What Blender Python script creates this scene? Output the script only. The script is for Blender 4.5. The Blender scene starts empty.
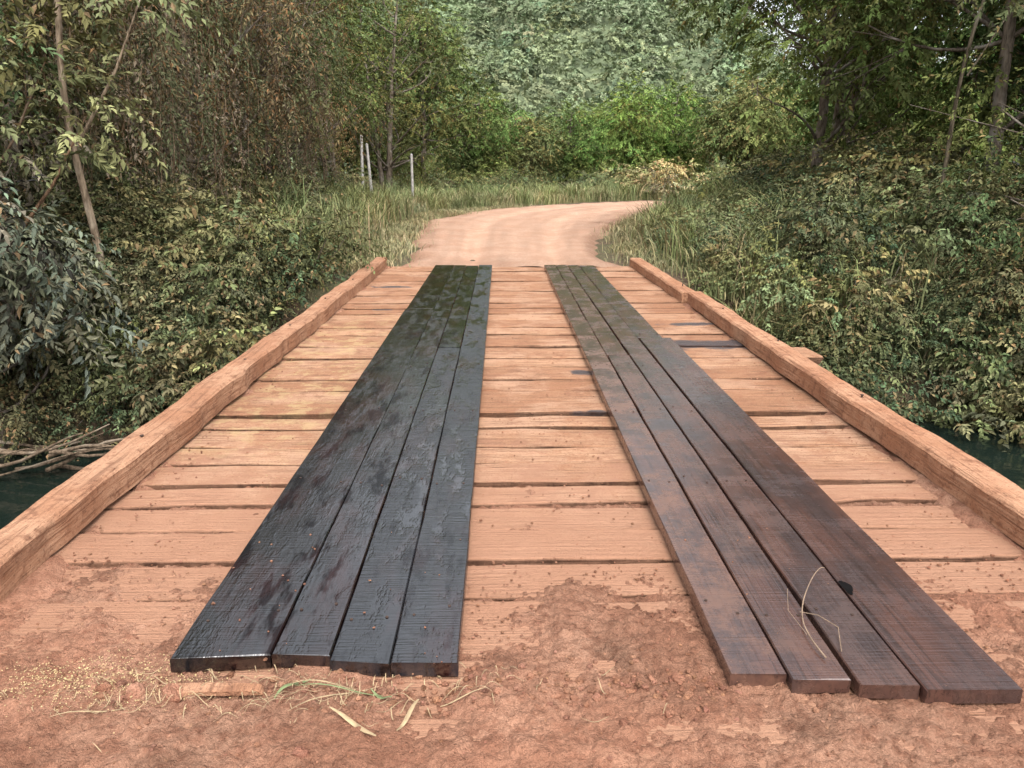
import bpy, math, random
import numpy as np
rng=np.random.default_rng(11)
random.seed(5)
scene=bpy.context.scene
COL=scene.collection

# ------------------------------------------------------------------ noise
TAB=np.random.default_rng(3).random((256,256))
def vn(x,y,s=1.0,seed=0):
    x=np.asarray(x,float)*s+seed*17.3; y=np.asarray(y,float)*s+seed*31.7
    xi=np.floor(x).astype(int); yi=np.floor(y).astype(int)
    fx=x-xi; fy=y-yi; fx=fx*fx*(3-2*fx); fy=fy*fy*(3-2*fy)
    a=TAB[xi%256,yi%256]; b=TAB[(xi+1)%256,yi%256]; c=TAB[xi%256,(yi+1)%256]; d=TAB[(xi+1)%256,(yi+1)%256]
    return (a*(1-fx)+b*fx)*(1-fy)+(c*(1-fx)+d*fx)*fy-0.5
def fbm(x,y,s=1.0,o=4,seed=0):
    x=np.asarray(x,float);y=np.asarray(y,float)
    r=0; a=1.0; ca,sa=.8,.6
    for i in range(o):
        r=r+a*vn(x,y,s*2**i,seed+i); a*=0.5; x,y=x*ca-y*sa,x*sa+y*ca
    return r
def ss(a,b,x):
    t=np.clip((np.asarray(x,float)-a)/(b-a),0,1); return t*t*(3-2*t)

# ------------------------------------------------------------------ mesh builder
class MB:
    def __init__(s): s.v=[];s.f=[];s.c=[];s.n=0
    def add(s,v,f,mat=0,col=(1,1,1),smooth=False):
        v=np.asarray(v,float).reshape(-1,3); f=np.asarray(f,int)
        c=np.asarray(col,float)
        if c.ndim==1: c=np.tile(c,(len(v),1))
        s.v.append(v); s.c.append(c); s.f.append((f+s.n,mat,smooth)); s.n+=len(v)
    def mesh(s,name,mats):
        me=bpy.data.meshes.new(name)
        V=np.concatenate(s.v); C=np.concatenate(s.c)
        me.vertices.add(len(V)); me.vertices.foreach_set("co",V.astype(np.float32).ravel())
        loops=np.concatenate([f.ravel() for f,_,_ in s.f])
        tot=np.concatenate([np.full(f.shape[0],f.shape[1]) for f,_,_ in s.f])
        mi=np.concatenate([np.full(f.shape[0],m) for f,m,_ in s.f])
        sm=np.concatenate([np.full(f.shape[0],b) for f,_,b in s.f])
        start=np.concatenate([[0],np.cumsum(tot)[:-1]])
        me.loops.add(len(loops)); me.loops.foreach_set("vertex_index",loops.astype(np.int32))
        me.polygons.add(len(tot)); me.polygons.foreach_set("loop_start",start.astype(np.int32))
        me.polygons.foreach_set("material_index",mi.astype(np.int32))
        me.polygons.foreach_set("use_smooth",sm.astype(bool))
        for m in mats: me.materials.append(m)
        at=me.attributes.new("Col","FLOAT_COLOR","POINT")
        at.data.foreach_set("color",np.concatenate([C,np.ones((len(C),1))],1).astype(np.float32).ravel())
        me.update(calc_edges=True); me.validate()
        return me
def obj(name,me,parent=None,loc=(0,0,0),rot=(0,0,0),sc=(1,1,1),color=None):
    o=bpy.data.objects.new(name,me); COL.objects.link(o)
    o.location=loc;o.rotation_euler=rot;o.scale=sc
    if color is not None:o.color=(*color,1)
    if parent:o.parent=parent
    return o
def grid_faces(nx,ny):
    i,j=np.meshgrid(np.arange(nx-1),np.arange(ny-1),indexing='ij')
    a=(i*ny+j).ravel()
    return np.stack([a,a+ny,a+ny+1,a+1],1)
def tube(mb,pts,rad,sides=7,mat=0,col=(1,1,1)):
    pts=np.asarray(pts,float); n=len(pts); rad=np.broadcast_to(rad,(n,))
    t=np.gradient(pts,axis=0); t/=np.linalg.norm(t,axis=1)[:,None]+1e-9
    ref=np.array([0,0,1.]) if abs(t[0,2])<.9 else np.array([1.,0,0])
    u=np.cross(t,ref); u/=np.linalg.norm(u,axis=1)[:,None]+1e-9; w=np.cross(t,u)
    a=np.arange(sides)*2*math.pi/sides
    v=pts[:,None]+rad[:,None,None]*(np.cos(a)[None,:,None]*u[:,None]+np.sin(a)[None,:,None]*w[:,None])
    i,j=np.meshgrid(np.arange(n-1),np.arange(sides),indexing='ij')
    A=(i*sides+j).ravel();B=(i*sides+(j+1)%sides).ravel()
    mb.add(v.reshape(-1,3),np.stack([A,B,B+sides,A+sides],1),mat,col,True)
    mb.add(v[-1],np.arange(sides)[None,:],mat,col)
    mb.add(v[0],np.arange(sides)[None,::-1],mat,col)

# ------------------------------------------------------------------ materials
class M:
    def __init__(s,name):
        s.m=bpy.data.materials.new(name); s.m.use_nodes=True; s.t=s.m.node_tree; s.t.nodes.clear()
        s.out=s.t.nodes.new('ShaderNodeOutputMaterial')
    def n(s,ty,ins={},**p):
        nd=s.t.nodes.new(ty)
        for k,v in p.items(): setattr(nd,k,v)
        for k,v in ins.items():
            if isinstance(v,bpy.types.NodeSocket): s.t.links.new(v,nd.inputs[k])
            else: nd.inputs[k].default_value=v
        return nd
    def obj(s): return s.n('ShaderNodeTexCoord').outputs['Object']
    def map(s,v,sc=(1,1,1),lo=(0,0,0)): return s.n('ShaderNodeMapping',{'Vector':v,'Scale':sc,'Location':lo}).outputs[0]
    def noise(s,v,scale,det=5,rough=.6,dist=0.): return s.n('ShaderNodeTexNoise',{'Vector':v,'Scale':scale,'Detail':min(det,5.),'Roughness':rough,'Distortion':dist}).outputs[0]
    def ramp(s,f,a,b,lo=0.,hi=1.):
        return s.n('ShaderNodeMapRange',{'Value':f,'From Min':a,'From Max':b,'To Min':lo,'To Max':hi},interpolation_type='SMOOTHSTEP').outputs[0]
    def mix(s,f,a,b,bt='MIX'):
        nd=s.t.nodes.new('ShaderNodeMix'); nd.data_type='RGBA'; nd.blend_type=bt
        for i,v in ((0,f),(6,a),(7,b)):
            if isinstance(v,bpy.types.NodeSocket): s.t.links.new(v,nd.inputs[i])
            else: nd.inputs[i].default_value=(*v,1) if isinstance(v,tuple) else v
        return nd.outputs[2]
    def math(s,op,a,b=0.): return s.n('ShaderNodeMath',{0:a,1:b},operation=op,use_clamp=False).outputs[0]
    def attr(s): return s.n('ShaderNodeAttribute',attribute_name='Col').outputs['Color']
    def bump(s,h,st,d): return s.n('ShaderNodeBump',{'Height':h,'Strength':st,'Distance':d}).outputs[0]
    def done(s,base,rough=.8,spec=.3,nrm=None,**k):
        ins={'Base Color':base if isinstance(base,bpy.types.NodeSocket) else (*base,1),'Roughness':rough,'Specular IOR Level':spec}
        if nrm: ins['Normal']=nrm
        ins.update(k)
        b=s.n('ShaderNodeBsdfPrincipled',ins); s.t.links.new(b.outputs[0],s.out.inputs[0]); s.b=b; return s.m
    def spots(s,v,lst):
        nz=s.n('ShaderNodeTexNoise',{'Vector':v,'Scale':9.,'Detail':3.}).outputs[1]
        n2=s.n('ShaderNodeVectorMath',{0:nz,1:(.5,.5,.5)},operation='SUBTRACT').outputs[0]
        n2=s.n('ShaderNodeVectorMath',{0:n2,1:(1.8,1.8,0)},operation='MULTIPLY').outputs[0]
        r=None
        for c,sc in lst:
            vv=s.n('ShaderNodeVectorMath',{0:v,1:c},operation='SUBTRACT').outputs[0]
            vv=s.n('ShaderNodeVectorMath',{0:vv,1:(1/sc[0],1/sc[1],0)},operation='MULTIPLY').outputs[0]
            vv=s.n('ShaderNodeVectorMath',{0:vv,1:n2},operation='ADD').outputs[0]
            L=s.n('ShaderNodeVectorMath',{0:vv},operation='LENGTH').outputs['Value']
            r=L if r is None else s.math('MINIMUM',r,L)
        return s.ramp(r,1.,.5)

def mat_leaf(name,rough=.6,spec=.15):
    m=M(name); a=m.attr(); oi=m.n('ShaderNodeObjectInfo').outputs['Color']
    c=m.mix(1.,a,oi,'MULTIPLY')
    return m.done(c,rough,spec)
def mat_leaf_matte(name):
    m=M(name); a=m.attr(); oi=m.n('ShaderNodeObjectInfo').outputs['Color']
    c=m.mix(1.,a,oi,'MULTIPLY')
    d=m.n('ShaderNodeBsdfDiffuse',{'Color':c}).outputs[0]; m.t.links.new(d,m.out.inputs[0]); return m.m
LEAF=mat_leaf('leaf'); GRASS=mat_leaf_matte('grass_blade'); FARLEAF=mat_leaf_matte('far_leaf')
def mat_bark():
    m=M('bark'); v=m.obj(); a=m.attr()
    n1=m.noise(m.map(v,(8,8,1.5)),3,3,.7); n2=m.noise(v,2.5,2)
    c=m.mix(m.ramp(n1,.3,.7),(.06,.045,.033),(.21,.17,.13)); c=m.mix(m.ramp(n2,.5,.7),c,(.28,.25,.21))
    c=m.mix(1.,c,a,'MULTIPLY')
    return m.done(c,.9,.2,m.bump(n1,.8,.02))
BARK=mat_bark()
def mat_ground():
    m=M('forest_floor'); v=m.obj()
    n1=m.noise(v,.8,4); n2=m.noise(v,14,4,.7); n3=m.noise(v,60,2)
    c=m.mix(m.ramp(n2,.35,.65),(.05,.038,.026),(.16,.115,.075)); c=m.mix(m.ramp(n1,.42,.58,0.,.6),c,(.08,.09,.045))
    c=m.mix(m.ramp(n3,.6,.75),c,(.24,.18,.12))
    return m.done(c,.95,.1,m.bump(n2,.8,.06))
GROUND=mat_ground()
def mat_dirt(name,A,B,C,pink=.0):
    m=M(name); v=m.obj(); a=m.attr()
    n1=m.noise(v,1.3,5,.6); n2=m.noise(v,18,5,.7); n3=m.noise(v,130,3,.7); n4=m.noise(v,48,4,.75)
    c=m.mix(m.ramp(n1,.35,.65),A,B); c=m.mix(m.ramp(n2,.42,.66,0.,.85),c,C)
    c=m.mix(m.ramp(n4,.50,.68,0.,.65),c,tuple(x*.5 for x in A))
    c=m.mix(m.ramp(n3,.42,.66,0.,.45),c,tuple(x*.42 for x in A)); c=m.mix(m.ramp(n3,.60,.74,0.,.6),c,tuple(min(1,x*1.35) for x in B))
    c=m.mix(1.,c,a,'MULTIPLY')
    h=m.math('ADD',m.math('MULTIPLY',n2,.8),m.math('ADD',m.math('MULTIPLY',n3,.5),m.math('MULTIPLY',n4,.9)))
    return m.done(c,.95,.1,m.bump(h,1.,.022))
DIRT=mat_dirt('red_dirt',(.315,.152,.096),(.41,.23,.153),(.24,.11,.069))
ROADM=mat_dirt('road_dirt',(.48,.292,.20),(.55,.37,.27),(.44,.26,.175))
def mat_deck():
    m=M('dusty_deck_timber'); v=m.obj(); a=m.attr()
    sx=m.n('ShaderNodeSeparateXYZ',{0:v}).outputs
    sa=m.n('ShaderNodeSeparateColor',{0:a}).outputs
    off=m.n('ShaderNodeCombineXYZ',{0:m.math('MULTIPLY',sa[0],37.),1:m.math('MULTIPLY',sa[1],11.)}).outputs[0]
    vo=m.n('ShaderNodeVectorMath',{0:v,1:off},operation='ADD').outputs[0]
    g=m.noise(m.map(vo,(1.2,34,34)),1.6,5,.65,.4); g2=m.noise(m.map(vo,(2.2,120,120)),1.,3,.6)
    n1=m.noise(v,1.7,5,.62); n2=m.noise(vo,9,5,.7); n3=m.noise(v,85,4,.75); n4=m.noise(v,3.7,5,.72)
    c=m.mix(m.ramp(sa[0],0.,1.),(.32,.160,.090),(.485,.283,.173))
    c=m.mix(m.ramp(n2,.42,.66,0.,.75),c,(.30,.142,.081))
    c=m.mix(m.ramp(n1,.46,.62,0.,.7),c,(.49,.30,.196))
    c=m.mix(m.ramp(n4,.52,.66,0.,.65),c,(.225,.106,.063))
    c=m.mix(m.math('MULTIPLY',m.ramp(g,.48,.66),m.ramp(n2,.64,.40,0.2,.9)),c,(.15,.077,.047))
    c=m.mix(m.ramp(g2,.57,.71,0.,.65),c,(.11,.058,.038))
    c=m.mix(m.ramp(n3,.55,.67,0.,.8),c,(.165,.076,.046))
    c=m.mix(m.ramp(n3,.42,.30,0.,.6),c,(.55,.375,.26))
    sd=m.noise(v,5.5,5,.7)
    msk=m.math('MULTIPLY',m.ramp(sx[0],-1.0,-1.25),m.math('MULTIPLY',m.ramp(sx[1],3.6,4.6),m.ramp(sx[1],9.5,6.5)))
    c=m.mix(m.math('MULTIPLY',msk,m.ramp(sd,.48,.62,0.,.5)),c,(.50,.37,.19))
    dn=m.math('ADD',m.ramp(sx[1],5.0,2.2,0.,.5),m.math('MULTIPLY',n4,.8))
    c=m.mix(m.ramp(dn,.46,.74,0.,.8),c,(.365,.195,.125))
    wet=m.spots(v,(((1.95,6.76,0),(.75,.26)),((2.0,7.7,0),(.4,.10)),((.63,5.8,0),(.10,.10)),((.57,4.75,0),(.18,.06)),((-1.5,10.3,0),(.35,.10)),((-1.35,8.6,0),(.2,.06))))
    c=m.mix(m.math('MULTIPLY',wet,.9),c,(.06,.06,.068))
    c=m.mix(m.math('MULTIPLY',m.ramp(sa[2],.85,.15),m.ramp(n2,.25,.6,1.,.6)),c,(.045,.022,.014))  # plank sides and edges coloured dark, painting shade into the gaps
    h=m.math('ADD',m.math('MULTIPLY',g,.8),m.math('ADD',m.math('MULTIPLY',n2,.6),m.math('ADD',m.math('MULTIPLY',n3,.5),m.math('MULTIPLY',g2,-.5))))
    return m.done(c,m.ramp(wet,0.,1.,.92,.3),.15,m.bump(h,1.,.018))
DECK=mat_deck()
def mat_curb():
    m=M('dusty_curb_timber'); v=m.obj(); a=m.attr()
    g=m.noise(m.map(v,(30,1.0,30)),1.6,5,.65,.5); n1=m.noise(v,2.3,5,.65); n2=m.noise(v,16,5,.7); n3=m.noise(v,90,4,.7)
    c=m.mix(m.ramp(n1,.35,.65),(.345,.172,.099),(.44,.252,.156))
    c=m.mix(m.ramp(g,.50,.68,0.,.75),c,(.18,.088,.053)); c=m.mix(m.ramp(n2,.50,.66,0.,.8),c,(.21,.10,.06))
    c=m.mix(m.ramp(n3,.56,.68,0.,.8),c,(.13,.062,.042))
    c=m.mix(1.,c,a,'MULTIPLY')
    h=m.math('ADD',m.math('MULTIPLY',g,.9),m.math('MULTIPLY',n2,.8))
    return m.done(c,.9,.15,m.bump(h,1.,.022))
CURB=mat_curb()
def mat_black():
    m=M('oiled_black_timber'); v=m.obj(); a=m.attr()
    off=m.n('ShaderNodeVectorMath',{0:a,1:(23.,9.,0.)},operation='MULTIPLY').outputs[0]
    vo=m.n('ShaderNodeVectorMath',{0:v,1:off},operation='ADD').outputs[0]
    sa=m.n('ShaderNodeSeparateColor',{0:a}).outputs
    g=m.noise(m.map(vo,(38,.9,20)),1.5,5,.65,.6); n1=m.noise(m.map(vo,(2,.8,1)),2.,5,.65); n2=m.noise(m.map(vo,(3.0,.9,1)),2.6,5,.74)
    saw=m.noise(m.map(vo,(2.5,85,1)),1.2,3,.6,.2); n3=m.noise(v,70,4,.7)
    c=m.mix(m.ramp(n1,.44,.64),(.004,.0035,.004),(.017,.0055,.005)); c=m.mix(m.ramp(g,.5,.7,0.,.8),c,(.006,.0045,.005))
    dry=m.math('MULTIPLY',m.ramp(m.math('ADD',n2,m.math('MULTIPLY',sa[2],.2)),.50,.62),m.ramp(sa[2],0.,.5,.35,1.))
    c=m.mix(m.math('MULTIPLY',dry,.5),c,(.024,.026,.032)); c=m.mix(m.ramp(n3,.70,.78,0.,.4),c,(.2,.12,.08))
    dull=m.math('MULTIPLY',m.ramp(m.noise(m.map(vo,(3.,.7,1)),3.1,4,.7),.48,.62),m.ramp(sa[2],0.,.5,1.,.5))
    r=m.math('ADD',m.ramp(dry,0.,1.,.03,.20),m.math('ADD',m.math('MULTIPLY',m.ramp(saw,.4,.7),.05),m.math('MULTIPLY',dull,.10)))
    st=m.math('MULTIPLY',saw,m.math('ADD',.4,m.math('MULTIPLY',dry,1.8)))
    h=m.math('ADD',st,m.math('ADD',m.math('MULTIPLY',g,.4),m.math('MULTIPLY',n2,.7)))
    return m.done(c,r,m.ramp(dull,0.,1.,1.,.12),m.bump(h,.42,.005),**{'IOR':1.65})
BLACK=mat_black()
def mat_brown():
    m=M('weathered_brown_timber'); v=m.obj(); a=m.attr()
    off=m.n('ShaderNodeVectorMath',{0:a,1:(23.,9.,0.)},operation='MULTIPLY').outputs[0]
    vo=m.n('ShaderNodeVectorMath',{0:v,1:off},operation='ADD').outputs[0]
    sa=m.n('ShaderNodeSeparateColor',{0:a}).outputs
    g=m.noise(m.map(vo,(38,.9,20)),1.5,5,.65,.6); n1=m.noise(m.map(vo,(2,.7,1)),2.2,5,.65); n2=m.noise(vo,5,5,.74)
    saw=m.noise(m.map(vo,(1.5,75,1)),1.3,3,.6,.2); n3=m.noise(v,70,4,.7)
    c=m.mix(m.ramp(n1,.38,.62),(.075,.036,.028),(.042,.027,.026)); c=m.mix(m.ramp(g,.46,.68,0.,.75),c,(.022,.013,.012))
    c=m.mix(m.math('MULTIPLY',sa[2],m.ramp(n2,.38,.66,.05,.8)),c,(.18,.09,.058))
    c=m.mix(m.ramp(n3,.64,.74,0.,.45),c,(.24,.13,.09))
    r=m.ramp(m.math('ADD',m.math('MULTIPLY',n2,.7),m.math('MULTIPLY',saw,.3)),.42,.60,.08,.34)
    h=m.math('ADD',m.math('MULTIPLY',saw,.5),m.math('ADD',m.math('MULTIPLY',g,.6),m.math('MULTIPLY',n2,.5)))
    return m.done(c,r,.8,m.bump(h,.35,.006),**{'IOR':1.58})
BROWN=mat_brown()
def simple(name,c,r=.7,spec=.3,sc=20):
    m=M(name); v=m.obj(); n=m.noise(v,sc,4,.7)
    return m.done(m.mix(m.ramp(n,.3,.7),tuple(x*.6 for x in c),c),r,spec,m.bump(n,.5,.005))
IRON=simple('rusty_iron',(.06,.035,.025),.7,.4,60)
POST=simple('pale_post',(.50,.48,.45),.8,.3,9)
STRAW=simple('dry_straw',(.42,.31,.18),.7,.3,30)
TWIG=simple('twig',(.28,.20,.14),.8,.2,30)
UNDER=simple('under_timber',(.10,.062,.042),.95,.1,6)
def mat_water():
    m=M('creek_water'); v=m.obj(); n=m.noise(v,3.,3)
    return m.done((.008,.014,.011),.08,.4,m.bump(n,.2,.05))
WATER=mat_water()

# ------------------------------------------------------------------ terrain
RC=np.array([[-20,0],[2,0],[12.4,.15],[16,.2],[21,.45],[25,1.2],[29,2.6],[32,4.5],[34.5,7.5],[36.5,12],[38,18],[40,30]],float)
def road_cx(y): return np.interp(y,RC[:,0],RC[:,1])
def creek(x): return 5.9+.5*np.sin(x*.35)*np.clip(np.abs(x)/5,0,1)
def terr(x,y):
    x=np.asarray(x,float);y=np.asarray(y,float)
    d=np.abs(y-creek(x))
    ch=-2.5*(1-ss(2.2,5.4,d+.5*vn(x,y,.6,3)))
    ax=np.abs(x-road_cx(np.minimum(y,30)))
    side=(ss(3.0,9,ax)*.9+ss(9,30,ax)*1.5)*(1-.9*ss(22,32,y))
    z=ch+side*(1-.6*(1-ss(3,6,d)))+.18*fbm(x,y,.5,4,9)*ss(2.0,4,ax)*(1-.7*ss(24,32,y))-.06
    far=ss(60,300,np.hypot(x,y))
    return z*(1-far)
def axis(a,b,st,far):
    c=np.arange(a,b+1e-6,st); e=[];s=st;p=b
    while p<far: s*=1.3;p+=s;e.append(p)
    f=[];s=st;p=a
    while p>-far: s*=1.3;p-=s;f.append(p)
    return np.array(f[::-1]+list(c)+e)
X=axis(-22,26,.25,1500);Y=axis(-6,50,.25,1500)
gx,gy=np.meshgrid(X,Y,indexing='ij')
mb=MB(); mb.add(np.stack([gx,gy,terr(gx,gy)],-1),grid_faces(len(X),len(Y)),0,(1,1,1),True)
obj('ground',mb.mesh('ground',[GROUND]))
mb=MB(); xs=np.linspace(-60,60,60); ys=np.linspace(-1,13,20); a,b=np.meshgrid(xs,ys,indexing='ij')
mb.add(np.stack([a,b,np.full_like(a,-1.65)],-1),grid_faces(60,20),0,(1,1,1),True)
obj('creek_water',mb.mesh('creek_water',[WATER]))
# road
cy=[12.0,14,18,22,26,29.5,32.5,34.8,36.3,37.6,39,41]; cx=[.15,.15,.2,.4,1.2,2.5,4.6,8,12,18,26,40]
hw=[1.9,1.85,2.2,2.75,3.0,3.0,2.9,2.6,2.5,2.4,2.4,2.4]
ns=420; tt=np.linspace(0,len(cy)-1,ns); k=np.arange(len(cy))
def smooth(a,w=25):
    p=np.pad(a,w,mode='edge'); return np.convolve(p,np.ones(2*w+1)/(2*w+1),'valid')
px_=smooth(np.interp(tt,k,cx));py_=smooth(np.interp(tt,k,cy));ph=np.interp(tt,k,hw)
tx=np.gradient(px_);ty=np.gradient(py_);ln=np.hypot(tx,ty);nxv=ty/ln;nyv=-tx/ln
T=np.linspace(-1.12,1.12,81)
rx=px_[:,None]+nxv[:,None]*ph[:,None]*T[None]; ry=py_[:,None]+nyv[:,None]*ph[:,None]*T[None]
edge=np.abs(T)[None]+.2*fbm(rx,ry,.9,3,4)
rut=np.exp(-((np.abs(T-.03)[None]-.40)/.12)**2)
rz=.02+.05*fbm(rx,ry,1.1,4,5)-.14*ss(.85,1.1,edge)-.05*rut+.015*fbm(rx,ry,6,3,8)
rz=rz-.05*(1-ss(12.05,12.8,ry+.5*fbm(rx,ry,2,3,2)))
sarc=np.cumsum(ln)
tr=rut+1.4*vn(sarc[:,None]*.35+0*rx,T[None]*16+0*rx,1,6)
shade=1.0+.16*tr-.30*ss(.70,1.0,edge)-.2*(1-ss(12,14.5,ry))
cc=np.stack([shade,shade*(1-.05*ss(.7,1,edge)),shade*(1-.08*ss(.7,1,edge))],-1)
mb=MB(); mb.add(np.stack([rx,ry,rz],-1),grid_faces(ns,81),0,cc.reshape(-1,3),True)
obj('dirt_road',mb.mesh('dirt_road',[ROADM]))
def apron_h(x,y):
    e=2.22+.14*fbm(x,y*0,1.6,3,1)+.22*ss(-1.0,-1.6,x)-.10*ss(.55,.8,x)
    h=.016+.014*fbm(x,y,3,4,2)+.018*fbm(x,y,14,4,7)+.011*vn(x,y,55,8)+.009*vn(x*.8-y*.6,x*.6+y*.8,95,18)
    h+=.03*np.clip(vn(x,y,9,12)-.22,0,1)*3*.4
    h-=.052*ss(-.45,.75,y-e+.5*fbm(x,y,4,5,3))
    h-=1.3*ss(2.15,3.0,np.abs(x-.15))*ss(.6,2.4,y)
    under=((x>-1.08)&(x<-.12))|((x>.66)&(x<1.55))
    h=np.where(under&(y>2.05),np.minimum(h,.014),h)
    return h
xs=np.linspace(-3.2,3.4,860);ys=np.linspace(.9,3.8,430);a,b=np.meshgrid(xs,ys,indexing='ij')
hh=apron_h(a,b)
sh=1+.34*fbm(a,b,2.2,4,6)+1.5*np.clip(-.0+hh-.04,-.02,.03)-.25*ss(0,.5,fbm(a,b,6,4,16))
mb=MB(); mb.add(np.stack([a,b,hh],-1),grid_faces(860,430),0,np.repeat(sh.reshape(-1,1),3,1),True)
obj('dirt_ground',mb.mesh('dirt_ground',[DIRT]))
# loose dirt lying in the gaps and in patches over the deck
xs=np.linspace(-1.87,2.22,230);ys=np.linspace(2.3,12.4,1100);a,b=np.meshgrid(xs,ys,indexing='ij')
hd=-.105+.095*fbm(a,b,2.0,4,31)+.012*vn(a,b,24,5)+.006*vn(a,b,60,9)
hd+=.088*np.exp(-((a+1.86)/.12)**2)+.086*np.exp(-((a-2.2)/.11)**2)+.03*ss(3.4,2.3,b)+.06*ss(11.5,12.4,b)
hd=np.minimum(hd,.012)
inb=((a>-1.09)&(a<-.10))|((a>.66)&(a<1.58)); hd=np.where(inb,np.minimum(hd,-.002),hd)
mb=MB(); mb.add(np.stack([a,b,hd],-1),grid_faces(230,1100),0,np.repeat((1.08+.3*fbm(a,b,3,3,8)).reshape(-1,1)*np.clip(1+7*(hd.reshape(-1,1)+.02),.35,1),3,1),True)  # dirt colour darkens with depth: gap shade painted into it
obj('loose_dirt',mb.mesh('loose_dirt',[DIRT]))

# ------------------------------------------------------------------ bridge
bridge=bpy.data.objects.new('wooden_bridge',None); COL.objects.link(bridge)
def board(mb,l0,l1,w0,w1,z0,z1,axis='x',ns=12,jit=.004,ch=.007,mat=0,col=(1,1,1),seed=0,slope=(0,0),bend=0.,endcut=0.,mask=False):
    L=np.linspace(l0,l1,ns); 
    w=[(w0,z0),(w1,z0),(w1,z1-ch),(w1-ch,z1),(w0+ch,z1),(w0,z1-ch)]
    k=len(w); V=np.zeros((ns,k,3)); C=np.tile(np.array(col,float),(ns,k,1))
    if mask: C[:,[0,1],2]=0.;C[:,[2,5],2]=.15;C[:,[3,4],2]=1.  # blue channel falls off down the sides, drives the painted gap shade
    for j,(ww,zz) in enumerate(w):
        side=0 if ww<(w0+w1)/2 else 1
        V[:,j,0]=L; V[:,j,1]=ww+jit*2*fbm(L*2.2,L*0+seed*3.1+side*7,1.5,4,seed%50)+ (L-l0)/(l1-l0)*slope[0]+bend*np.sin((L-l0)/(l1-l0)*math.pi)
        V[:,j,2]=zz+jit*1.2*fbm(L*1.1,L*0+seed*1.7,1,3,(seed+5)%50)+(L-l0)/(l1-l0)*slope[1]
    V[0,:,0]+=jit*2*rng.standard_normal(k)*.5; V[-1,:,0]+=jit*2*rng.standard_normal(k)*.5
    V[0,[1,2,3],0]+=endcut
    if axis=='y': V=V[:,:,[1,0,2]]
    V=V.reshape(-1,3);C=C.reshape(-1,3)
    i,j=np.meshgrid(np.arange(ns-1),np.arange(k),indexing='ij')
    A=(i*k+j).ravel();B=(i*k+(j+1)%k).ravel()
    F=np.stack([A,A+k,B+k,B],1)
    if axis=='y':F=F[:,::-1]
    mb.add(V,F,mat,C)
    mb.add(V[:k],np.arange(k)[None] if axis=='x' else np.arange(k)[None,::-1],mat,C[:k])
    mb.add(V[-k:],np.arange(k)[None,::-1] if axis=='x' else np.arange(k)[None],mat,C[-k:])
mb=MB(); y=1.5; i=0
while y<12.35:
    w=random.choice([.24,.27,.30,.33,.36,.2]) ; gap=random.choice([.018,.026,.032,.042,.05,.03])
    xr=2.34+random.uniform(-.05,.07); xl=-2.02-random.uniform(-.04,.08)
    if 6.3<y<6.62: xr=2.75
    dz=random.uniform(-.018,.0)
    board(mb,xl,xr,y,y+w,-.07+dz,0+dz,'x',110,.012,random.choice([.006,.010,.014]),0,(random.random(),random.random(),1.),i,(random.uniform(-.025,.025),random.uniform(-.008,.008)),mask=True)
    y+=w+gap;i+=1
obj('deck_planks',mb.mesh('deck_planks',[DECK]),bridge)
mb=MB()
for x in (-1.7,-.75,.2,1.1,2.0):
    pts=np.stack([np.full(14,x)+.03*rng.standard_normal(14),np.linspace(1.2,12.7,14),np.full(14,-.28)],1)
    tube(mb,pts,.17,12)
for yy in (2.2,11.9):
    tube(mb,np.array([[-2.6,yy,-.6],[0,yy,-.58],[2.8,yy,-.6]]),.18,12)
obj('stringer_beams',mb.mesh('stringer_beams',[UNDER]),bridge)
mb=MB()
board(mb,1.55,12.45,-2.05,-1.86,.005,.150,'y',160,.014,.018,0,(1,1,1),3,(.02,0),.012)
obj('curb_beam_a',mb.mesh('curb_a',[CURB]),bridge)
mb=MB(); board(mb,1.3,8.85,2.22,2.40,.005,.145,'y',120,.014,.018,0,(1.03,1.0,.98),7,(-.03,0),-.02)
obj('curb_beam_b',mb.mesh('curb_b',[CURB]),bridge)
mb=MB(); board(mb,8.95,12.5,2.15,2.34,.003,.132,'y',60,.014,.018,0,(1.05,1.03,1.0),17,(-.05,0),.0)
obj('curb_beam_c',mb.mesh('curb_c',[CURB]),bridge)
mb=MB()
for x,ys_ in ((-1.95,(3.9,5.6,6.9,8.4,9.9,11.4)),(2.30,(4.6,6.2,7.7)),(2.27,(9.4,11.9))):
    for yy in ys_:
        xx=x+random.uniform(-.03,.03)
        tube(mb,[[xx,yy,.12],[xx+.002,yy,.158]],.006,8); tube(mb,[[xx+.002,yy,.156],[xx+.002,yy,.161]],.011,8)
obj('curb_spikes',mb.mesh('curb_spikes',[IRON]),bridge)
mb=MB(); sd=0
def rb(mb,x0,x1,y0,y1,z,dust=.0,sl=0.,top=.05,cut=0.):
    global sd; sd+=1
    n=max(8,int((y1-y0)*9))
    board(mb,y0,y1,x0,x1,z,z+top,'y',n,.0022,.004,0,(random.random(),random.random(),dust),20+sd,(sl,0),random.uniform(-.002,.002),cut)
rb(mb,-1.055,-.7415,2.09,8.3,.004,0.,cut=.02); rb(mb,-1.045,-.743,8.31,12.2,.004,0.)
rb(mb,-.7375,-.5505,2.11,12.15,.006,.15,cut=-.01); rb(mb,-.5465,-.3545,2.08,6.4,.003,.4,cut=-.02); rb(mb,-.5455,-.3555,6.41,12.1,.005,.1)
rb(mb,-.3505,-.140,2.06,12.2,.004,.55)
obj('black_running_boards',mb.mesh('black_running_boards',[BLACK]),bridge)
mb=MB()
rb(mb,.700,.873,1.99,7.6,.004,.8); rb(mb,.694,.868,7.61,12.2,.003,.5)
rb(mb,.879,1.058,1.96,6.1,.006,.4); rb(mb,.874,1.052,6.12,12.2,.004,.4)
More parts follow.
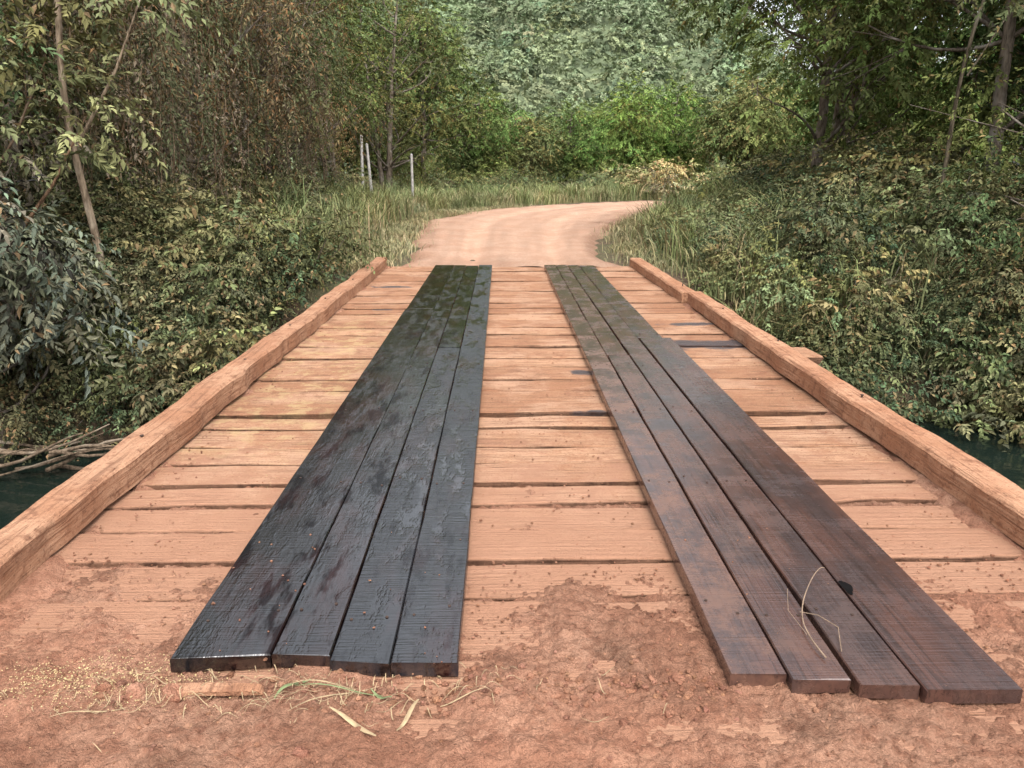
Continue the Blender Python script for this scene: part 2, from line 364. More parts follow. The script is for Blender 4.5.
rb(mb,1.075,1.252,1.93,9.3,.008,.2,-.014); rb(mb,1.060,1.235,9.31,12.15,.006,.2)
rb(mb,1.2575,1.545,1.90,6.75,.010,.05,0.); rb(mb,1.245,1.475,6.77,12.1,.004,.0)
obj('brown_running_boards',mb.mesh('brown_running_boards',[BROWN]),bridge)
mb=MB()
for (xa,xb,z) in ((-1.0,-.79,.054),(-.7,-.59,.056),(-.51,-.39,.053),(-.31,-.18,.054),(.74,.83,.054),(.92,1.02,.056),(1.11,1.22,.058),(1.30,1.46,.058)):
    for yy in np.arange(2.35,12,1.15):
        for x in (xa,xb):
            q=yy+random.uniform(-.06,.06); xx=x+random.uniform(-.01,.01)
            tube(mb,[[xx,q,z-.01],[xx,q,z+.0035]],.0055,8)
obj('nails',mb.mesh('nails',[IRON]),bridge)
mb=MB(); a=np.linspace(0,2*math.pi,25)[:-1]
rr=1+.35*np.sin(a*3+1)*.6+.25*rng.random(24)
mb.add(np.stack([1.268+.016*np.cos(a)*rr,2.47+.04*np.sin(a)*rr,np.full(24,.0640)],1),np.arange(24)[None])
obj('knot_hole',mb.mesh('knot_hole',[simple('knot',(.006,.005,.005),.9,.1)]),bridge)

# ------------------------------------------------------------------ soil clods, straw
import bmesh
bm=bmesh.new(); bmesh.ops.create_icosphere(bm,subdivisions=2,radius=1); IV=np.array([v.co[:] for v in bm.verts]); IF=np.array([[v.index for v in f.verts] for f in bm.faces]); bm.free()
mb=MB()
def clod(x,y,z,s):
    d=1+.35*vn(IV[:,0]*1.3+random.random()*90,IV[:,1]*1.3+IV[:,2]*1.7,1,3)*2+.10*rng.standard_normal(len(IV))
    v=IV*d[:,None]*s*np.array([random.uniform(.8,1.4),random.uniform(.7,1.2),random.uniform(.5,.9)])
    a=random.random()*6; ca,sa=math.cos(a),math.sin(a); v=np.stack([v[:,0]*ca-v[:,1]*sa,v[:,0]*sa+v[:,1]*ca,v[:,2]],1)
    t=random.uniform(.75,1.25)
    mb.add(v+np.array([x,y,z+s*.15]),IF,0,(t,t*random.uniform(.93,1.02),t*random.uniform(.9,1.02)))
AH=lambda x,y: float(apron_h(np.array(x),np.array(y)))
for _ in range(3000):
    x=random.uniform(-2.1,2.3);y=random.uniform(1.5,3.0); z=max(-.005,AH(x,y))
    if (-1.06<x<-.13 or .69<x<1.56) and y>1.93: 
        if random.random()<.93: continue
        z=.056
    clod(x,y,z,random.choice([.002,.002,.003,.003,.004,.004,.006]))
for _ in range(420):
    cxx=random.choice([-1.1,-.6,-.35,.55,.62,-.2,.2,.35]); x=cxx+random.gauss(0,.14);y=2.0+random.gauss(0,.06)
    clod(x,y,max(.0,AH(x,y)),random.uniform(.003,.012))
for _ in range(1500):
    y=2.4+10*random.random()**1.5; x=random.choice([random.uniform(-1.85,2.2),random.gauss(-1.75,.08),random.gauss(2.1,.1),random.uniform(-.1,.66)])
    if -1.06<x<-.13 or .69<x<1.53 or x<-1.86 or x>2.2: continue
    clod(x,y,-.006,random.choice([.002,.003,.004,.006]))
for x,y,s in ((-1.12,1.98,.030),(-1.0,1.97,.034),(-.55,1.72,.020),(-1.22,2.0,.02),(-.2,1.95,.014),(.55,2.02,.018),(.42,2.0,.012),(.6,1.9,.012),(-.1,2.05,.010)):
    clod(x,y,AH(x,y),s)
obj('soil_clods',mb.mesh('soil_clods',[DIRT]))
mb=MB()
def blade(mb,p0,p1,w,bow=.02,mat=0,n=9,z=.045):
    t=np.linspace(0,1,n)[:,None]; p0=np.array(p0,float);p1=np.array(p1,float)
    c=p0*(1-t)+p1*t; d=(p1-p0); pn=np.array([-d[1],d[0],0]); pn/=np.linalg.norm(pn)
    c=c+pn*bow*np.sin(t*math.pi)+np.array([0,0,1])*(.012*np.sin(t*5+p0[0]*9)+.008)
    ww=w*np.sin(np.clip(t*2.6+.25,0,math.pi*.95))
    v=np.stack([c-pn*ww,c+np.array([0,0,.35])*ww*.6,c+pn*ww],1).reshape(-1,3)
    F=[]
    for i in range(n-1):
        for j in range(2): F.append([i*3+j,i*3+j+1,i*3+j+4,i*3+j+3])
    mb.add(v,F,mat)
g=lambda x,y:[x,y,AH(x,y)+.008]
for a_,b_,w,bo in (((-.50,1.86),(-.35,1.76),.008,.01),((-.30,1.80),(-.25,1.93),.007,.0),((-.66,1.99),(-.42,1.98),.003,.02),((-.62,1.86),(-.38,2.0),.003,.02),((-.22,1.93),(-.05,1.97),.003,-.02),((-1.3,1.85),(-1.1,1.9),.003,.01)):
    blade(mb,g(*a_),g(*b_),w,bo)
for _ in range(190):
    x=random.gauss(-.7,.45);y=random.gauss(1.95,.07);a=random.random()*3;l=random.uniform(.02,.09)
    blade(mb,g(x,y),g(x+l*math.cos(a),y+l*math.sin(a)),.0015,.004)
obj('dry_straw',mb.mesh('dry_straw',[STRAW]))
mb=MB(); blade(mb,g(-.68,1.93),g(-.60,2.04),.008,.01); blade(mb,g(-.63,1.98),g(-.36,1.95),.003,.015); blade(mb,g(-.40,1.97),g(-.33,1.93),.006,.0)
obj('green_leaf_litter',mb.mesh('green_litter',[simple('fresh_leaf',(.20,.24,.11),.6,.3,30)]))
mb=MB()
for _ in range(5000):
    if random.random()<.55: x=random.gauss(-1.25,.2);y=random.gauss(2.04,.07)
    else: x=random.uniform(-1.84,-1.08);y=random.uniform(3.5,9.5)
    if vn(x*1.0,y,4,2)<.02 and y>3: continue
    z=max(.0,AH(x,y) if y<3 else 0)+.002
    a=random.random()*6;s=random.uniform(.002,.006)
    v=np.array([[0,0,0],[s*math.cos(a),s*math.sin(a),.002],[s*.8*math.cos(a+1.2),s*.8*math.sin(a+1.2),.003]])+[x,y,z]
    mb.add(v,[[0,1,2]])
obj('sawdust',mb.mesh('sawdust',[simple('sawdust',(.56,.42,.22),.9,.1,40)]))
mb=MB(); board(mb,-1.0,-.74,1.965,2.0,.014,.032,'x',14,.006,.003)
obj('wood_offcut',mb.mesh('wood_offcut',[CURB]))
mb=MB()
tw=np.array([[1.02,2.03,.066],[1.0,2.16,.075],[1.03,2.3,.07],[1.10,2.42,.10],[1.17,2.5,.13],[1.20,2.51,.12]]); 
t=np.linspace(0,5,30); twp=np.stack([np.interp(t,range(6),tw[:,i]) for i in range(3)],1); twp=np.stack([np.convolve(np.pad(twp[:,i],3,mode='edge'),np.ones(7)/7,'valid') for i in range(3)],1)
tube(mb,twp,np.linspace(.0030,.0013,30),6)
tube(mb,[[1.03,2.3,.07],[1.07,2.25,.09],[1.12,2.2,.075],[1.08,2.08,.068]],.0016,6)
tube(mb,[[1.0,2.16,.075],[.98,2.28,.09],[1.02,2.4,.10]],.0010,6)
obj('dry_twig',mb.mesh('dry_twig',[TWIG]))

# ------------------------------------------------------------------ foliage machinery
def spray(n,L,leaf,asp,droop,k=4,ld=.25,seed=0):
    r=np.random.default_rng(seed)
    t=np.linspace(.1,1,n); side=np.where(np.arange(n)%2==0,1,-1)
    P=np.stack([L*t,.06*L*np.sin(t*4+seed),L*(.1*np.sin(t*2)-droop*t*t)],1)+.02*L*r.standard_normal((n,3))
    an=np.radians(r.uniform(25,80,n))*(1-.5*t**3)
    d=np.stack([np.cos(an),side*np.sin(an),r.uniform(-.6,.25,n)-ld],1); d/=np.linalg.norm(d,axis=1)[:,None]
    nn=np.stack([.35*r.standard_normal(n),.35*r.standard_normal(n),np.ones(n)],1)
    pr=np.cross(nn,d);pr/=np.linalg.norm(pr,axis=1)[:,None];nn=np.cross(d,pr)
    l=leaf*r.uniform(.55,1.15,n);w=l*asp*.5
    if k==4: o=[(0,0,0),(.4,1,.25),(1,0,-.12),(.4,-1,.25)]
    else: o=[(0,0,0),(.25,.85,.25),(.62,.9,.22),(1,0,-.2),(.62,-.9,.22),(.25,-.85,.25)]
    V=np.stack([P+d*(l*u)[:,None]+pr*(w*v)[:,None]+nn*(w*z if z>0 else l*z)[:,None] for u,v,z in o],1)
    return V.reshape(-1,3)
def place(mb,protos,pos,dr,sc,col,k,mat,r,lv=.28,dead=.04):
    pos=np.asarray(pos);M_=len(pos)
    pick=r.integers(0,len(protos),M_)
    for pi,P in enumerate(protos):
        s=np.where(pick==pi)[0]
        if len(s)==0: continue
        x=dr[s]/np.linalg.norm(dr[s],axis=1)[:,None]
        up=np.array([0,0,1.])+.45*r.standard_normal((len(s),3))
        y=np.cross(up,x);y/=np.linalg.norm(y,axis=1)[:,None]+1e-9;z=np.cross(x,y)
        B=np.stack([x,y,z],1)*sc[s][:,None,None]
        V=np.einsum('vi,mij->mvj',P,B)+pos[s][:,None,:]
        nl=len(P)//k
        lum=np.clip(1+lv*r.standard_normal((len(s),nl,1)),.4,2.0)*np.ones((1,1,3))
        dd=r.random((len(s),nl))<dead
        c=col[s][:,None,:]*lum; c[dd]=np.array([.22,.15,.08])*r.uniform(.6,1.2,(dd.sum(),1))
        C=np.repeat(c,k,axis=1).reshape(-1,3)
        F=np.arange(len(s)*nl*k).reshape(-1,k)
        mb.add(V.reshape(-1,3),F,mat,C)
def crown(mb,blobs,dens,protos,k,tint,r,mat=1,flat=.85,hue=.12,dead=.04,droop=.15,smin=.45,lv=.28,bv=.22):
    for c,rad in blobs:
        m=max(4,int(dens*rad*rad)); d=r.standard_normal((m,3)); d/=np.linalg.norm(d,axis=1)[:,None]
        u=smin+(1.06-smin)*r.random(m)**.6
        lump=1+.22*np.sin(d[:,0]*5+c[0]*9)*np.sin(d[:,1]*6+c[1]*5)+.15*np.sin(d[:,2]*7+c[2]*3)
        p=np.array(c)+d*(rad*u*lump)[:,None]*np.array([1,1,flat])
        dr=d*.9+.5*r.standard_normal((m,3)); dr[:,2]=dr[:,2]*.5-droop
        col=np.array(tint)*(1+bv*r.standard_normal())*np.array([1+hue*r.standard_normal(),1,1+hue*.7*r.standard_normal()])
        col=np.clip(np.tile(col,(m,1))*(1+.15*r.standard_normal((m,1))),.012,.4)
        place(mb,protos,p,dr,r.uniform(.75,1.25,m),col,k,mat,r,dead=dead,lv=lv)
def tree_mesh(name,seed,H,Rx,Rz,zc,nb,br,dens,sp,k,tint,tr=.12,dead=.04,droop=.15,lean=.6,stems=1,hue=.12,lm=None):
    r=np.random.default_rng(seed); mb=MB()
    blobs=[]
    for i in range(nb):
        d=r.standard_normal(3); d/=np.linalg.norm(d); u=r.random()**.45
        c=np.array([0,0,zc])+d*u*np.array([Rx,Rx,Rz]); c[2]=max(c[2],.4)
        blobs.append((c,r.uniform(*br)))
    tops=[]
    for s in range(stems):
        n=12;t=np.linspace(0,1,n); lx,ly=r.uniform(-lean,lean,2)*(1+.5*s); w=.12*r.standard_normal((n,2)).cumsum(0)*.5
        P=np.stack([lx*t**1.3+w[:,0]*t+ (0.25*s),ly*t**1.3+w[:,1]*t,H*.85*t-.4*(t==0)],1)
        tube(mb,P,tr*(1-.78*t)*(1-.25*s)*(1+.35*np.exp(-t*14)),9,0,(1,1,1)); tops.append(P)
    for c,rad in blobs:
        P=tops[r.integers(0,stems)]
        h=np.clip(c[2]-r.uniform(.6,1.8),H*.12,H*.8); i=np.argmin(abs(P[:,2]-h)); a=P[i]
        t=np.linspace(0,1,7)[:,None]; m_=(a+c)/2+np.array([0,0,-.15])+.25*r.standard_normal(3)
        Q=a*(1-t)**2+m_*2*t*(1-t)+c*t*t
        tube(mb,Q,np.linspace(tr*.33,.012,7),5,0,(.85,.85,.85))
        for q in range(3):
            e=c+rad*.8*r.standard_normal(3)*.6; tube(mb,[Q[4],(Q[4]+e)/2+.1*r.standard_normal(3),e],np.array([.014,.009,.004]),4,0,(.8,.8,.8))
    crown(mb,blobs,dens,sp,k,tint,r,1,dead=dead,droop=droop,hue=hue)
    return mb.mesh(name,[BARK,lm or FARLEAF])
S=lambda *a,**kw:[spray(*a,seed=s,**kw) for s in range(4)]
spA=S(16,.50,.115,.42,.25); spB=S(18,.42,.085,.45,.35); spC=S(18,.6,.10,.34,.7,ld=.5); spD=S(14,.45,.13,.5,.2)
spN=S(14,.50,.125,.36,.35,k=6,ld=.35)
spS=S(12,.34,.105,.48,.3,k=6); spS2=S(14,.36,.075,.5,.3)
spF=S(14,1.0,.26,.5,.3)
green=(.115,.135,.058); dark=(.09,.104,.052); olive=(.13,.122,.066); grey=(.135,.14,.095)
TA=tree_mesh('tA',1,9,2.3,4.0,4.6,30,(.55,1.05),75,spA,4,green,stems=2)
TB=tree_mesh('tB',2,8,2.2,3.8,4.0,32,(.5,1.0),85,spB,4,dark,stems=2,dead=.06)
TC=tree_mesh('tC',3,8.5,2.2,3.8,4.3,30,(.5,.95),80,spC,4,olive,dead=.22,droop=.6,stems=3)
TD=tree_mesh('tD',4,9,2.6,3.4,4.8,32,(.6,1.1),80,spD,4,green,dead=.03)
TN=tree_mesh('tN',5,6,1.3,1.8,3.0,16,(.4,.75),95,spN,6,grey,.07,dead=.04,droop=.35,lm=LEAF)
TF=tree_mesh('tF',6,11,3.4,4.4,5.6,34,(.9,1.7),30,spF,4,green,.2,stems=2,lm=FARLEAF)
TF2=tree_mesh('tF2',7,10,3.0,4.0,5.2,34,(.9,1.6),32,spF,4,olive,.2,stems=2,dead=.08,lm=FARLEAF)
def tree(me,x,y,s=1.,tint=(1,1,1),rot=None,sz=None,name='broadleaf_tree',parent=None):
    z=float(terr(x,y))-.1
    return obj(name,me,parent,(x,y,z),(0,0,random.random()*6.28 if rot is None else rot),(s,s,sz or s),tint)
for me,x,y,s,t in ((TC,-6.9,11.2,1.0,(1.0,.9,.85)),(TA,-8.8,9.2,1.1,(.9,.9,.9)),(TC,-6.0,15,1.0,(1.0,.85,.8)),(TB,-5.9,19,1.0,(1.1,1.05,1.)),
                   (TC,-6.0,23.5,1.1,(1.05,.9,.8)),(TA,-6.0,28.5,1.15,(1.05,1.1,.9)),(TB,-5.0,35,1.25,(1.25,1.2,1.)),(TD,-4.0,41,1.1,(1.1,1.2,.95)),
                   (TB,-9.8,14.5,1.2,(.9,.9,.9)),(TF,-11,22,1.0,(.8,.8,.8)),
                   (TN,-5.7,8.3,1.0,(1.05,1.05,1.05)),(TN,-7.5,8.2,1.1,(.95,.95,.95))):
    tree(me,x,y,s,t)
for me,x,y,s,t in ((TB,8.3,9.8,.95,(.95,1.05,.9)),(TD,8.4,13.4,1.05,(1.,1.1,.9)),(TD,7.0,17.4,1.05,(1.15,1.3,1.)),(TB,11.0,11.7,1.1,(.8,.9,.8)),
                   (TA,9.2,22,1.0,(1.1,1.25,1.)),(TF,13,17,.95,(.85,.95,.8)),(TF,13,27,.85,(1.,1.2,.9)),(TF2,14.5,12.5,1.0,(.7,.8,.7)),(TB,10.5,15.5,1.1,(.95,1.1,.9))):
    tree(me,x,y,s,t)
forest=bpy.data.objects.new('forest',None); COL.objects.link(forest)
for x,y,s,t,me in [(-1.5,48,.62,(1.1,1.25,1.0),TF),(1.5,52,.58,(1.2,1.35,1.0),TF2),(4.5,54,.56,(1.15,1.35,1.05),TF),(8.2,50,.66,(1.45,1.7,1.1),TF),(11.5,54,.68,(1.3,1.55,1.1),TF),(15.5,49,.8,(1.3,1.5,1.1),TF2),
                   (-6.5,46,1.0,(1.1,1.2,1.),TF),(-12,38,1.3,(1.,1.1,.9),TF2),(-15,30,1.4,(.9,.9,.8),TF),(-15,14,1.4,(.8,.8,.8),TF),
                   (-3,62,.7,(1.3,1.5,1.2),TF),(3.5,68,.62,(1.3,1.5,1.25),TF2),(13,64,.66,(1.4,1.6,1.3),TF2),(20,56,.7,(1.2,1.4,1.1),TF),(20,43,.8,(1.2,1.4,1.),TF),(28,50,.8,(1.2,1.4,1.1),TF2),
                   (20,30,.9,(1.,1.2,.9),TF),(-20,44,1.4,(1,1.2,1),TF),(-11,55,1.2,(1.2,1.3,1.1),TF2),
                   (8,75,.7,(1.4,1.6,1.3),TF),(-8,72,.9,(1.3,1.5,1.2),TF),(18,75,.7,(1.3,1.5,1.2),TF2),(0,82,.7,(1.5,1.7,1.5),TF),(12,88,.8,(1.5,1.7,1.5),TF)]:
    tree(me,x,y,s,t,parent=forest,name='forest_tree')
def hill_h(x,y):
    u=(x-.10*y-4); wd=np.where(u>0,27+.125*y,70+.35*y)
    az=np.exp(-(u/wd)**2)
    return 105*ss(85,330,y)*az*(1+.12*fbm(x,y,.02,3,2))-1
xs=np.linspace(-350,420,110);ys=np.linspace(75,520,80);a,b=np.meshgrid(xs,ys,indexing='ij')
mb=MB(); mb.add(np.stack([a,b,hill_h(a,b)],-1),grid_faces(110,80),0,(1,1,1),True)
obj('hill',mb.mesh('hill',[simple('hill_soil',(.155,.19,.11),.95,.05,.3)]))
r=np.random.default_rng(8); spH=[spray(14,1.7,.55,.75,.3,seed=q) for q in range(3)]; mb=MB()
N=1050; hy=r.uniform(95,290,N); hx=hy*r.uniform(-.22,.46,N); hz=hill_h(hx,hy)
bl=[(np.array([hx[i],hy[i],hz[i]+.8+2.2*r.random()]),r.uniform(1.8,4.2)) for i in range(N)]
crown(mb,bl,4.2,spH,4,(.195,.235,.135),r,0,hue=.08,dead=.0,lv=.1,bv=.17)  # pale leaf tint carries the distance haze as colour
obj('hill_forest',mb.mesh('hill_forest',[FARLEAF]),None,color=(1,1,1))

def shrub_mesh(name,seed,tint,sp,k,nb=9,R_=.65,H=.9,dens=200,dead=.04):
    r=np.random.default_rng(seed);mb=MB();bl=[]
    for i in range(nb):
        a=r.random()*6.28;q=R_*r.random()**.5; c=np.array([q*math.cos(a),q*math.sin(a),.15+H*r.random()*(1-.5*q/R_)]); bl.append((c,r.uniform(.25,.48)))
        t=np.linspace(0,1,6)[:,None]; e=c+np.array([0,0,.1]); Q=np.array([q*.2*math.cos(a),q*.2*math.sin(a),-.15])*(1-t)+e*t+.04*np.sin(t*5)*r.standard_normal(3)
        tube(mb,Q,np.linspace(.014,.005,6),5,0,(.9,.9,.9))
    crown(mb,bl,dens,sp,k,tint,r,1,dead=dead,smin=.2)
    return mb.mesh(name,[BARK,LEAF])
SH=[shrub_mesh('s1',1,(.135,.145,.075),spS,6,dens=170),shrub_mesh('s2',2,(.11,.122,.06),spS2,4,dens=220),shrub_mesh('s3',3,(.155,.152,.088),spS,6,nb=7,H=1.2,dead=.10,dens=170),shrub_mesh('s4',4,(.094,.104,.054),spS2,4,nb=12,R_=.8,dens=190,dead=.08)]
under=bpy.data.objects.new('riverbank_undergrowth',None); COL.objects.link(under)
def shrub(x,y,s,t,i=None,dz=0):
    me=SH[random.randrange(4) if i is None else i]
    z=float(terr(x,y))+dz
    obj('shrub',me,under,(x,y,z),(random.uniform(-.15,.15),random.uniform(-.15,.15),random.random()*6.28),(s,s,s*random.uniform(.85,1.15)),t)
def rt(a=.8,b=1.2,g=1.): 
    q=random.uniform(a,b); return (q*random.uniform(.9,1.12),q*g,q*random.uniform(.85,1.05))
for _ in range(85):
    x=-2.6-7*random.random()**1.1; y=random.uniform(8.9,13.2)
    if x>-3.1 and y<9.6: continue
    if x>-3.8 and y>11.8: continue
    shrub(x,y,random.uniform(.6,1.1),rt(.7,1.1))
for _ in range(26):
    shrub(random.uniform(-5.6,-3.1),random.uniform(8.7,11.6),random.uniform(.6,.9),rt(.7,1.05))
for _ in range(35):
    x=-4.6-3*random.random(); y=random.uniform(13,28); shrub(x,y,random.uniform(.7,1.2),rt(.8,1.1))
for _ in range(75):
    x=2.9+7.5*random.random()**.9; y=random.uniform(8.8,12.6)
    if x<4.6 and y>9.9: continue
    shrub(x,y,random.uniform(.6,1.1)*(.75 if x<4 else 1),rt(.75,1.15,1.06))
for _ in range(24):
    shrub(random.uniform(3.4,6.2),random.uniform(10.2,17),random.uniform(.6,.95),rt(.8,1.2,1.08))
for _ in range(35):
    y=random.uniform(13,27); x=float(road_cx(y))+5.6+3.5*random.random(); shrub(x,y,random.uniform(.8,1.3),rt(.8,1.2,1.1))
for _ in range(45):
    x=random.uniform(-8,20); y=43+random.uniform(-1,3)-(max(0,1-x)*.6 if x<1 else 0); shrub(x,y,random.uniform(.9,1.5),rt(.9,1.4,1.12))
for x,y in ((8.2,40.5),(9.0,41.2),(8.0,42)):
    shrub(x,y,1.6,(2.0,1.85,1.8),2)
for _ in range(30):
    sd_=random.choice([-1,1]); x=sd_*(3.6+6*random.random()); y=random.uniform(-1,2.2); shrub(x,y,random.uniform(.6,1.),rt())

def grass_mesh(name,seed,nb,H,spread,w,tint,dry=.12):
    r=np.random.default_rng(seed);mb=MB();n=5
    b=spread*r.standard_normal((nb,2))*.5; a=r.random(nb)*6.28; h=H*r.uniform(.35,1.15,nb); ln=h*r.uniform(.15,1.0,nb)
    t=np.linspace(0,1,n)
    u=np.stack([np.cos(a),np.sin(a)],1); pr=np.stack([-np.sin(a),np.cos(a)],1)
    cx_=b[:,None,:]+u[:,None,:]*(ln[:,None]*t[None]**2)[:,:,None]
    cz=h[:,None]*(1.35*t-.55*t**2.6)[None]-.05
    ww=w*r.uniform(.6,1.3,nb)[:,None]*np.array([.7,1,.9,.6,.08])[None]
    Lf=np.concatenate([cx_-pr[:,None]*ww[:,:,None],cz[:,:,None]],2);Rt=np.concatenate([cx_+pr[:,None]*ww[:,:,None],cz[:,:,None]],2)
    V=np.stack([Lf,Rt],2).reshape(-1,3)
    base=(np.arange(nb)*n*2)[:,None]; i=np.arange(n-1)[None]*2
    F=np.stack([base+i,base+i+1,base+i+3,base+i+2],-1).reshape(-1,4)
    c=np.array(tint)*np.clip(1+.25*r.standard_normal((nb,1)),.5,1.7); dd=r.random(nb)<dry; c[dd]=np.array([.36,.30,.18])*r.uniform(.6,1.2,(dd.sum(),1))
    mb.add(V,F,0,np.repeat(c,n*2,0)); return mb.mesh(name,[GRASS])
GR=[grass_mesh('g1',1,140,1.0,.45,.008,(.185,.205,.098),.26),grass_mesh('g2',2,160,.75,.5,.008,(.215,.225,.122),.4),grass_mesh('g3',3,130,1.3,.45,.009,(.165,.19,.088),.2)]
GS=grass_mesh('g4',4,160,.28,.55,.006,(.20,.195,.105),.45)
tg=bpy.data.objects.new('tall_grass',None); COL.objects.link(tg)
def gr(x,y,s,t,me=None): obj('grass_clump',me or random.choice(GR),tg,(x,y,float(terr(x,y))),(0,0,random.random()*6.28),(s,s,s*random.uniform(.75,1.1)),t)
for _ in range(110):
    y=random.uniform(12.0,24); x=float(road_cx(y))-float(np.interp(y,[12,14,20,25],[2.9,2.8,3.6,4.2]))-2.4*random.random()**1.3; gr(x,y,random.uniform(.7,1.1),rt(.8,1.1))
for _ in range(165):
    y=9.9+15*random.random()**1.2; x=float(road_cx(y))+float(np.interp(y,[9.9,12,16,20,25],[3.0,2.9,2.9,3.5,4.2]))+3.0*random.random()**1.2; gr(x,y,random.uniform(.6,1.05),rt(.8,1.2))
for _ in range(120):
    y=random.uniform(24,33); x=float(road_cx(y))+4.2+6*random.random(); gr(x,y,random.uniform(.6,.9),rt(1.0,1.5))
for _ in range(330):
    x=random.uniform(-5,18); y=float(np.interp(x,[-5,-2,0,2,5,8,12,18],[31,32,33.5,35.8,38.2,39.8,41,42.5]))+random.uniform(0,4); gr(x,y,random.uniform(.6,1.1),rt(1.,1.5))
for _ in range(60):
    y=random.uniform(24,34); x=float(road_cx(y))-4.2-2.2*random.random(); gr(x,y,random.uniform(.6,1.),rt(.9,1.3))
for _ in range(300):
    y=random.uniform(12.5,32); sd_=random.choice([-1,1]); x=float(road_cx(y))+sd_*(float(np.interp(y,[12,18,24,32],[2.15,2.6,3.3,3.6]))+.6*random.random()); gr(x,y,random.uniform(.6,1.2),rt(.9,1.2),GS)

r=np.random.default_rng(21); mb=MB(); spV=S(9,.30,.075,.4,.9,ld=.6)
P_=[];D_=[];C_=[]
for _ in range(190):
    y=r.uniform(9.3,24); x=-4.5-1.2*r.random()-max(0,(11.5-y))*.5; zt=r.uniform(2.5,6.0); L=r.uniform(1.2,3.8); n=9;t=np.linspace(0,1,n)
    w=np.cumsum(.05*r.standard_normal((n,2)),0)
    Q=np.stack([x+w[:,0]-.2*t,y+w[:,1],zt-L*t],1); tube(mb,Q,.004+.004*r.random(),4,0,(1.2,1.,.8))
    m=int(L*9); tt_=r.random(m); q=np.stack([np.interp(tt_,t,Q[:,i]) for i in range(3)],1)+.06*r.standard_normal((m,3)); P_.append(q)
    d=r.standard_normal((m,3));d[:,2]=-.8-abs(d[:,2]);D_.append(d)
    base=np.array([.20,.16,.115]) if r.random()<.5 else np.array([.12,.13,.07]); C_.append(np.tile(base,(m,1))*r.uniform(.6,1.2,(m,1)))
P_=np.concatenate(P_);D_=np.concatenate(D_);C_=np.concatenate(C_)
place(mb,spV,P_,D_,r.uniform(.7,1.3,len(P_)),C_,4,1,r)
obj('hanging_vines',mb.mesh('vines',[BARK,FARLEAF]),None,color=(1,1,1))

for x,y,lean,h,rd,tn in ((-5.1,9.6,.1,4.5,.055,(1.7,1.6,1.45)),(-5.6,9.2,-.25,3.5,.06,(1.2,.9,.7)),(-6.3,9.3,.2,4,.05,(1.1,.9,.75)),(6.4,11.5,.4,4.5,.035,(.7,.7,.62))):
    mb=MB();t=np.linspace(0,1,12);z0=float(terr(x,y))-.2
    tube(mb,np.stack([lean*t+.06*np.sin(t*7),.1*np.sin(t*4+x),h*t],1),rd*(1-.4*t),9,0,tn)
    tube(mb,[[lean*.6,0,h*.6],[lean*.6+.5,.1,h*.78],[lean*.6+.9,.3,h]],np.array([rd*.45,rd*.3,rd*.15]),6,0,tn)
    bl=[(np.array([lean+.9,.3,h]),.6),(np.array([lean,0,h+.2]),.8)]
    crown(mb,bl,110,spA,4,green,np.random.default_rng(int(abs(x)*10)),1)
    obj('slender_tree',mb.mesh('slender',[BARK,LEAF]),None,(x,y,z0),color=(1,1,1))
mb=MB();r=np.random.default_rng(4)
for i in range(12):
    x=-6.3+1.5*r.random();y=7.3+.9*r.random();z=-1.66+.22*r.random();a=r.uniform(-.4,.5);L=r.uniform(1.,2.2);t=np.linspace(0,1,9)
    tube(mb,np.stack([x+L*t*math.cos(a),y+L*t*math.sin(a)*.4+.05*np.sin(t*6+i),z+.25*t*r.uniform(0,1.5)+.08*np.sin(t*5+i)],1),np.linspace(.03,.008,9)*r.uniform(.3,1.0),7,0,(1.0,.9,.8))
obj('fallen_branches',mb.mesh('fallen',[BARK]))

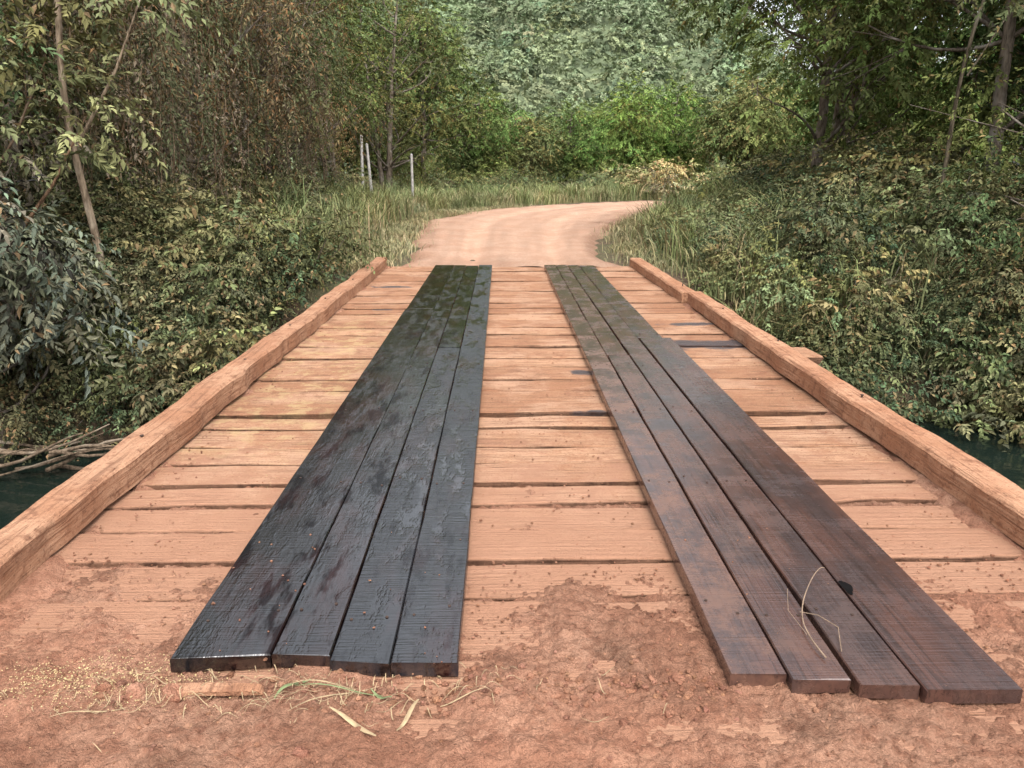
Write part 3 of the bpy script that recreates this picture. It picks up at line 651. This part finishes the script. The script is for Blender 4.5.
def post(x,y,h,lean=0):
    mb=MB();z0=float(terr(x,y))-.3
    tube(mb,[[0,0,0],[lean*.5,0,(h+.3)*.5],[lean,0,h+.3]],np.array([.058,.052,.047]),4)
    tube(mb,[[lean,0,h+.3],[lean,0,h+.33]],np.array([.045,.02]),4)
    for q in (.5,.9,1.3,1.7): tube(mb,[[lean*q/h-.06,-.02,q+.3],[lean*q/h+.06,-.02,q+.3]],.006,5,0)
    obj('fence_post',mb.mesh('fence_post',[POST]),None,(x,y,z0),(0,0,.3))
post(-3.25,29,1.95);post(-4.75,27,2.3,.06);post(-4.45,27.3,2.1,-.12)
mb=MB()
for q in (.5,.9,1.3,1.7):
    z0=float(terr(-3.3,29)); t=np.linspace(0,1,8)
    tube(mb,np.stack([-3.25-1.5*t,29-2*t,z0+q-.05*np.sin(t*3.14)],1),.004,4)
obj('fence_wire',mb.mesh('fence_wire',[IRON]))

# ------------------------------------------------------------------ light, sky, camera
el,az=math.radians(58),math.radians(165)
w=bpy.data.worlds.new("World");scene.world=w;w.use_nodes=True;nt=w.node_tree
bg=nt.nodes['Background'];sk=nt.nodes.new('ShaderNodeTexSky');sk.sky_type='NISHITA';sk.sun_disc=False;sk.sun_elevation=el;sk.sun_rotation=az;sk.dust_density=5.;sk.air_density=1.3
hs=nt.nodes.new('ShaderNodeHueSaturation');hs.inputs['Saturation'].default_value=.28;hs.inputs['Value'].default_value=2.6
nt.links.new(sk.outputs[0],hs.inputs['Color']);nt.links.new(hs.outputs[0],bg.inputs[0]);bg.inputs[1].default_value=.15
ld=bpy.data.lights.new('sun','SUN');ld.energy=1.5;ld.angle=math.radians(30);ld.color=(1,.95,.88)
lo=bpy.data.objects.new('sun',ld);COL.objects.link(lo)
from mathutils import Vector
sd3=Vector((math.sin(az)*math.cos(el),math.cos(az)*math.cos(el),math.sin(el)))
lo.rotation_euler=sd3.to_track_quat('Z','Y').to_euler()
cam=bpy.data.cameras.new('camera');cam.lens=26.72;cam.sensor_width=36;cam.clip_end=5000;cam.clip_start=.02
co=bpy.data.objects.new('camera',cam);COL.objects.link(co);co.location=(0,0,1.55)
co.rotation_euler=(math.radians(90-15.9),0,math.radians(-.83))
scene.camera=co
scene.view_settings.view_transform='Standard';scene.view_settings.look='None';scene.view_settings.exposure=0
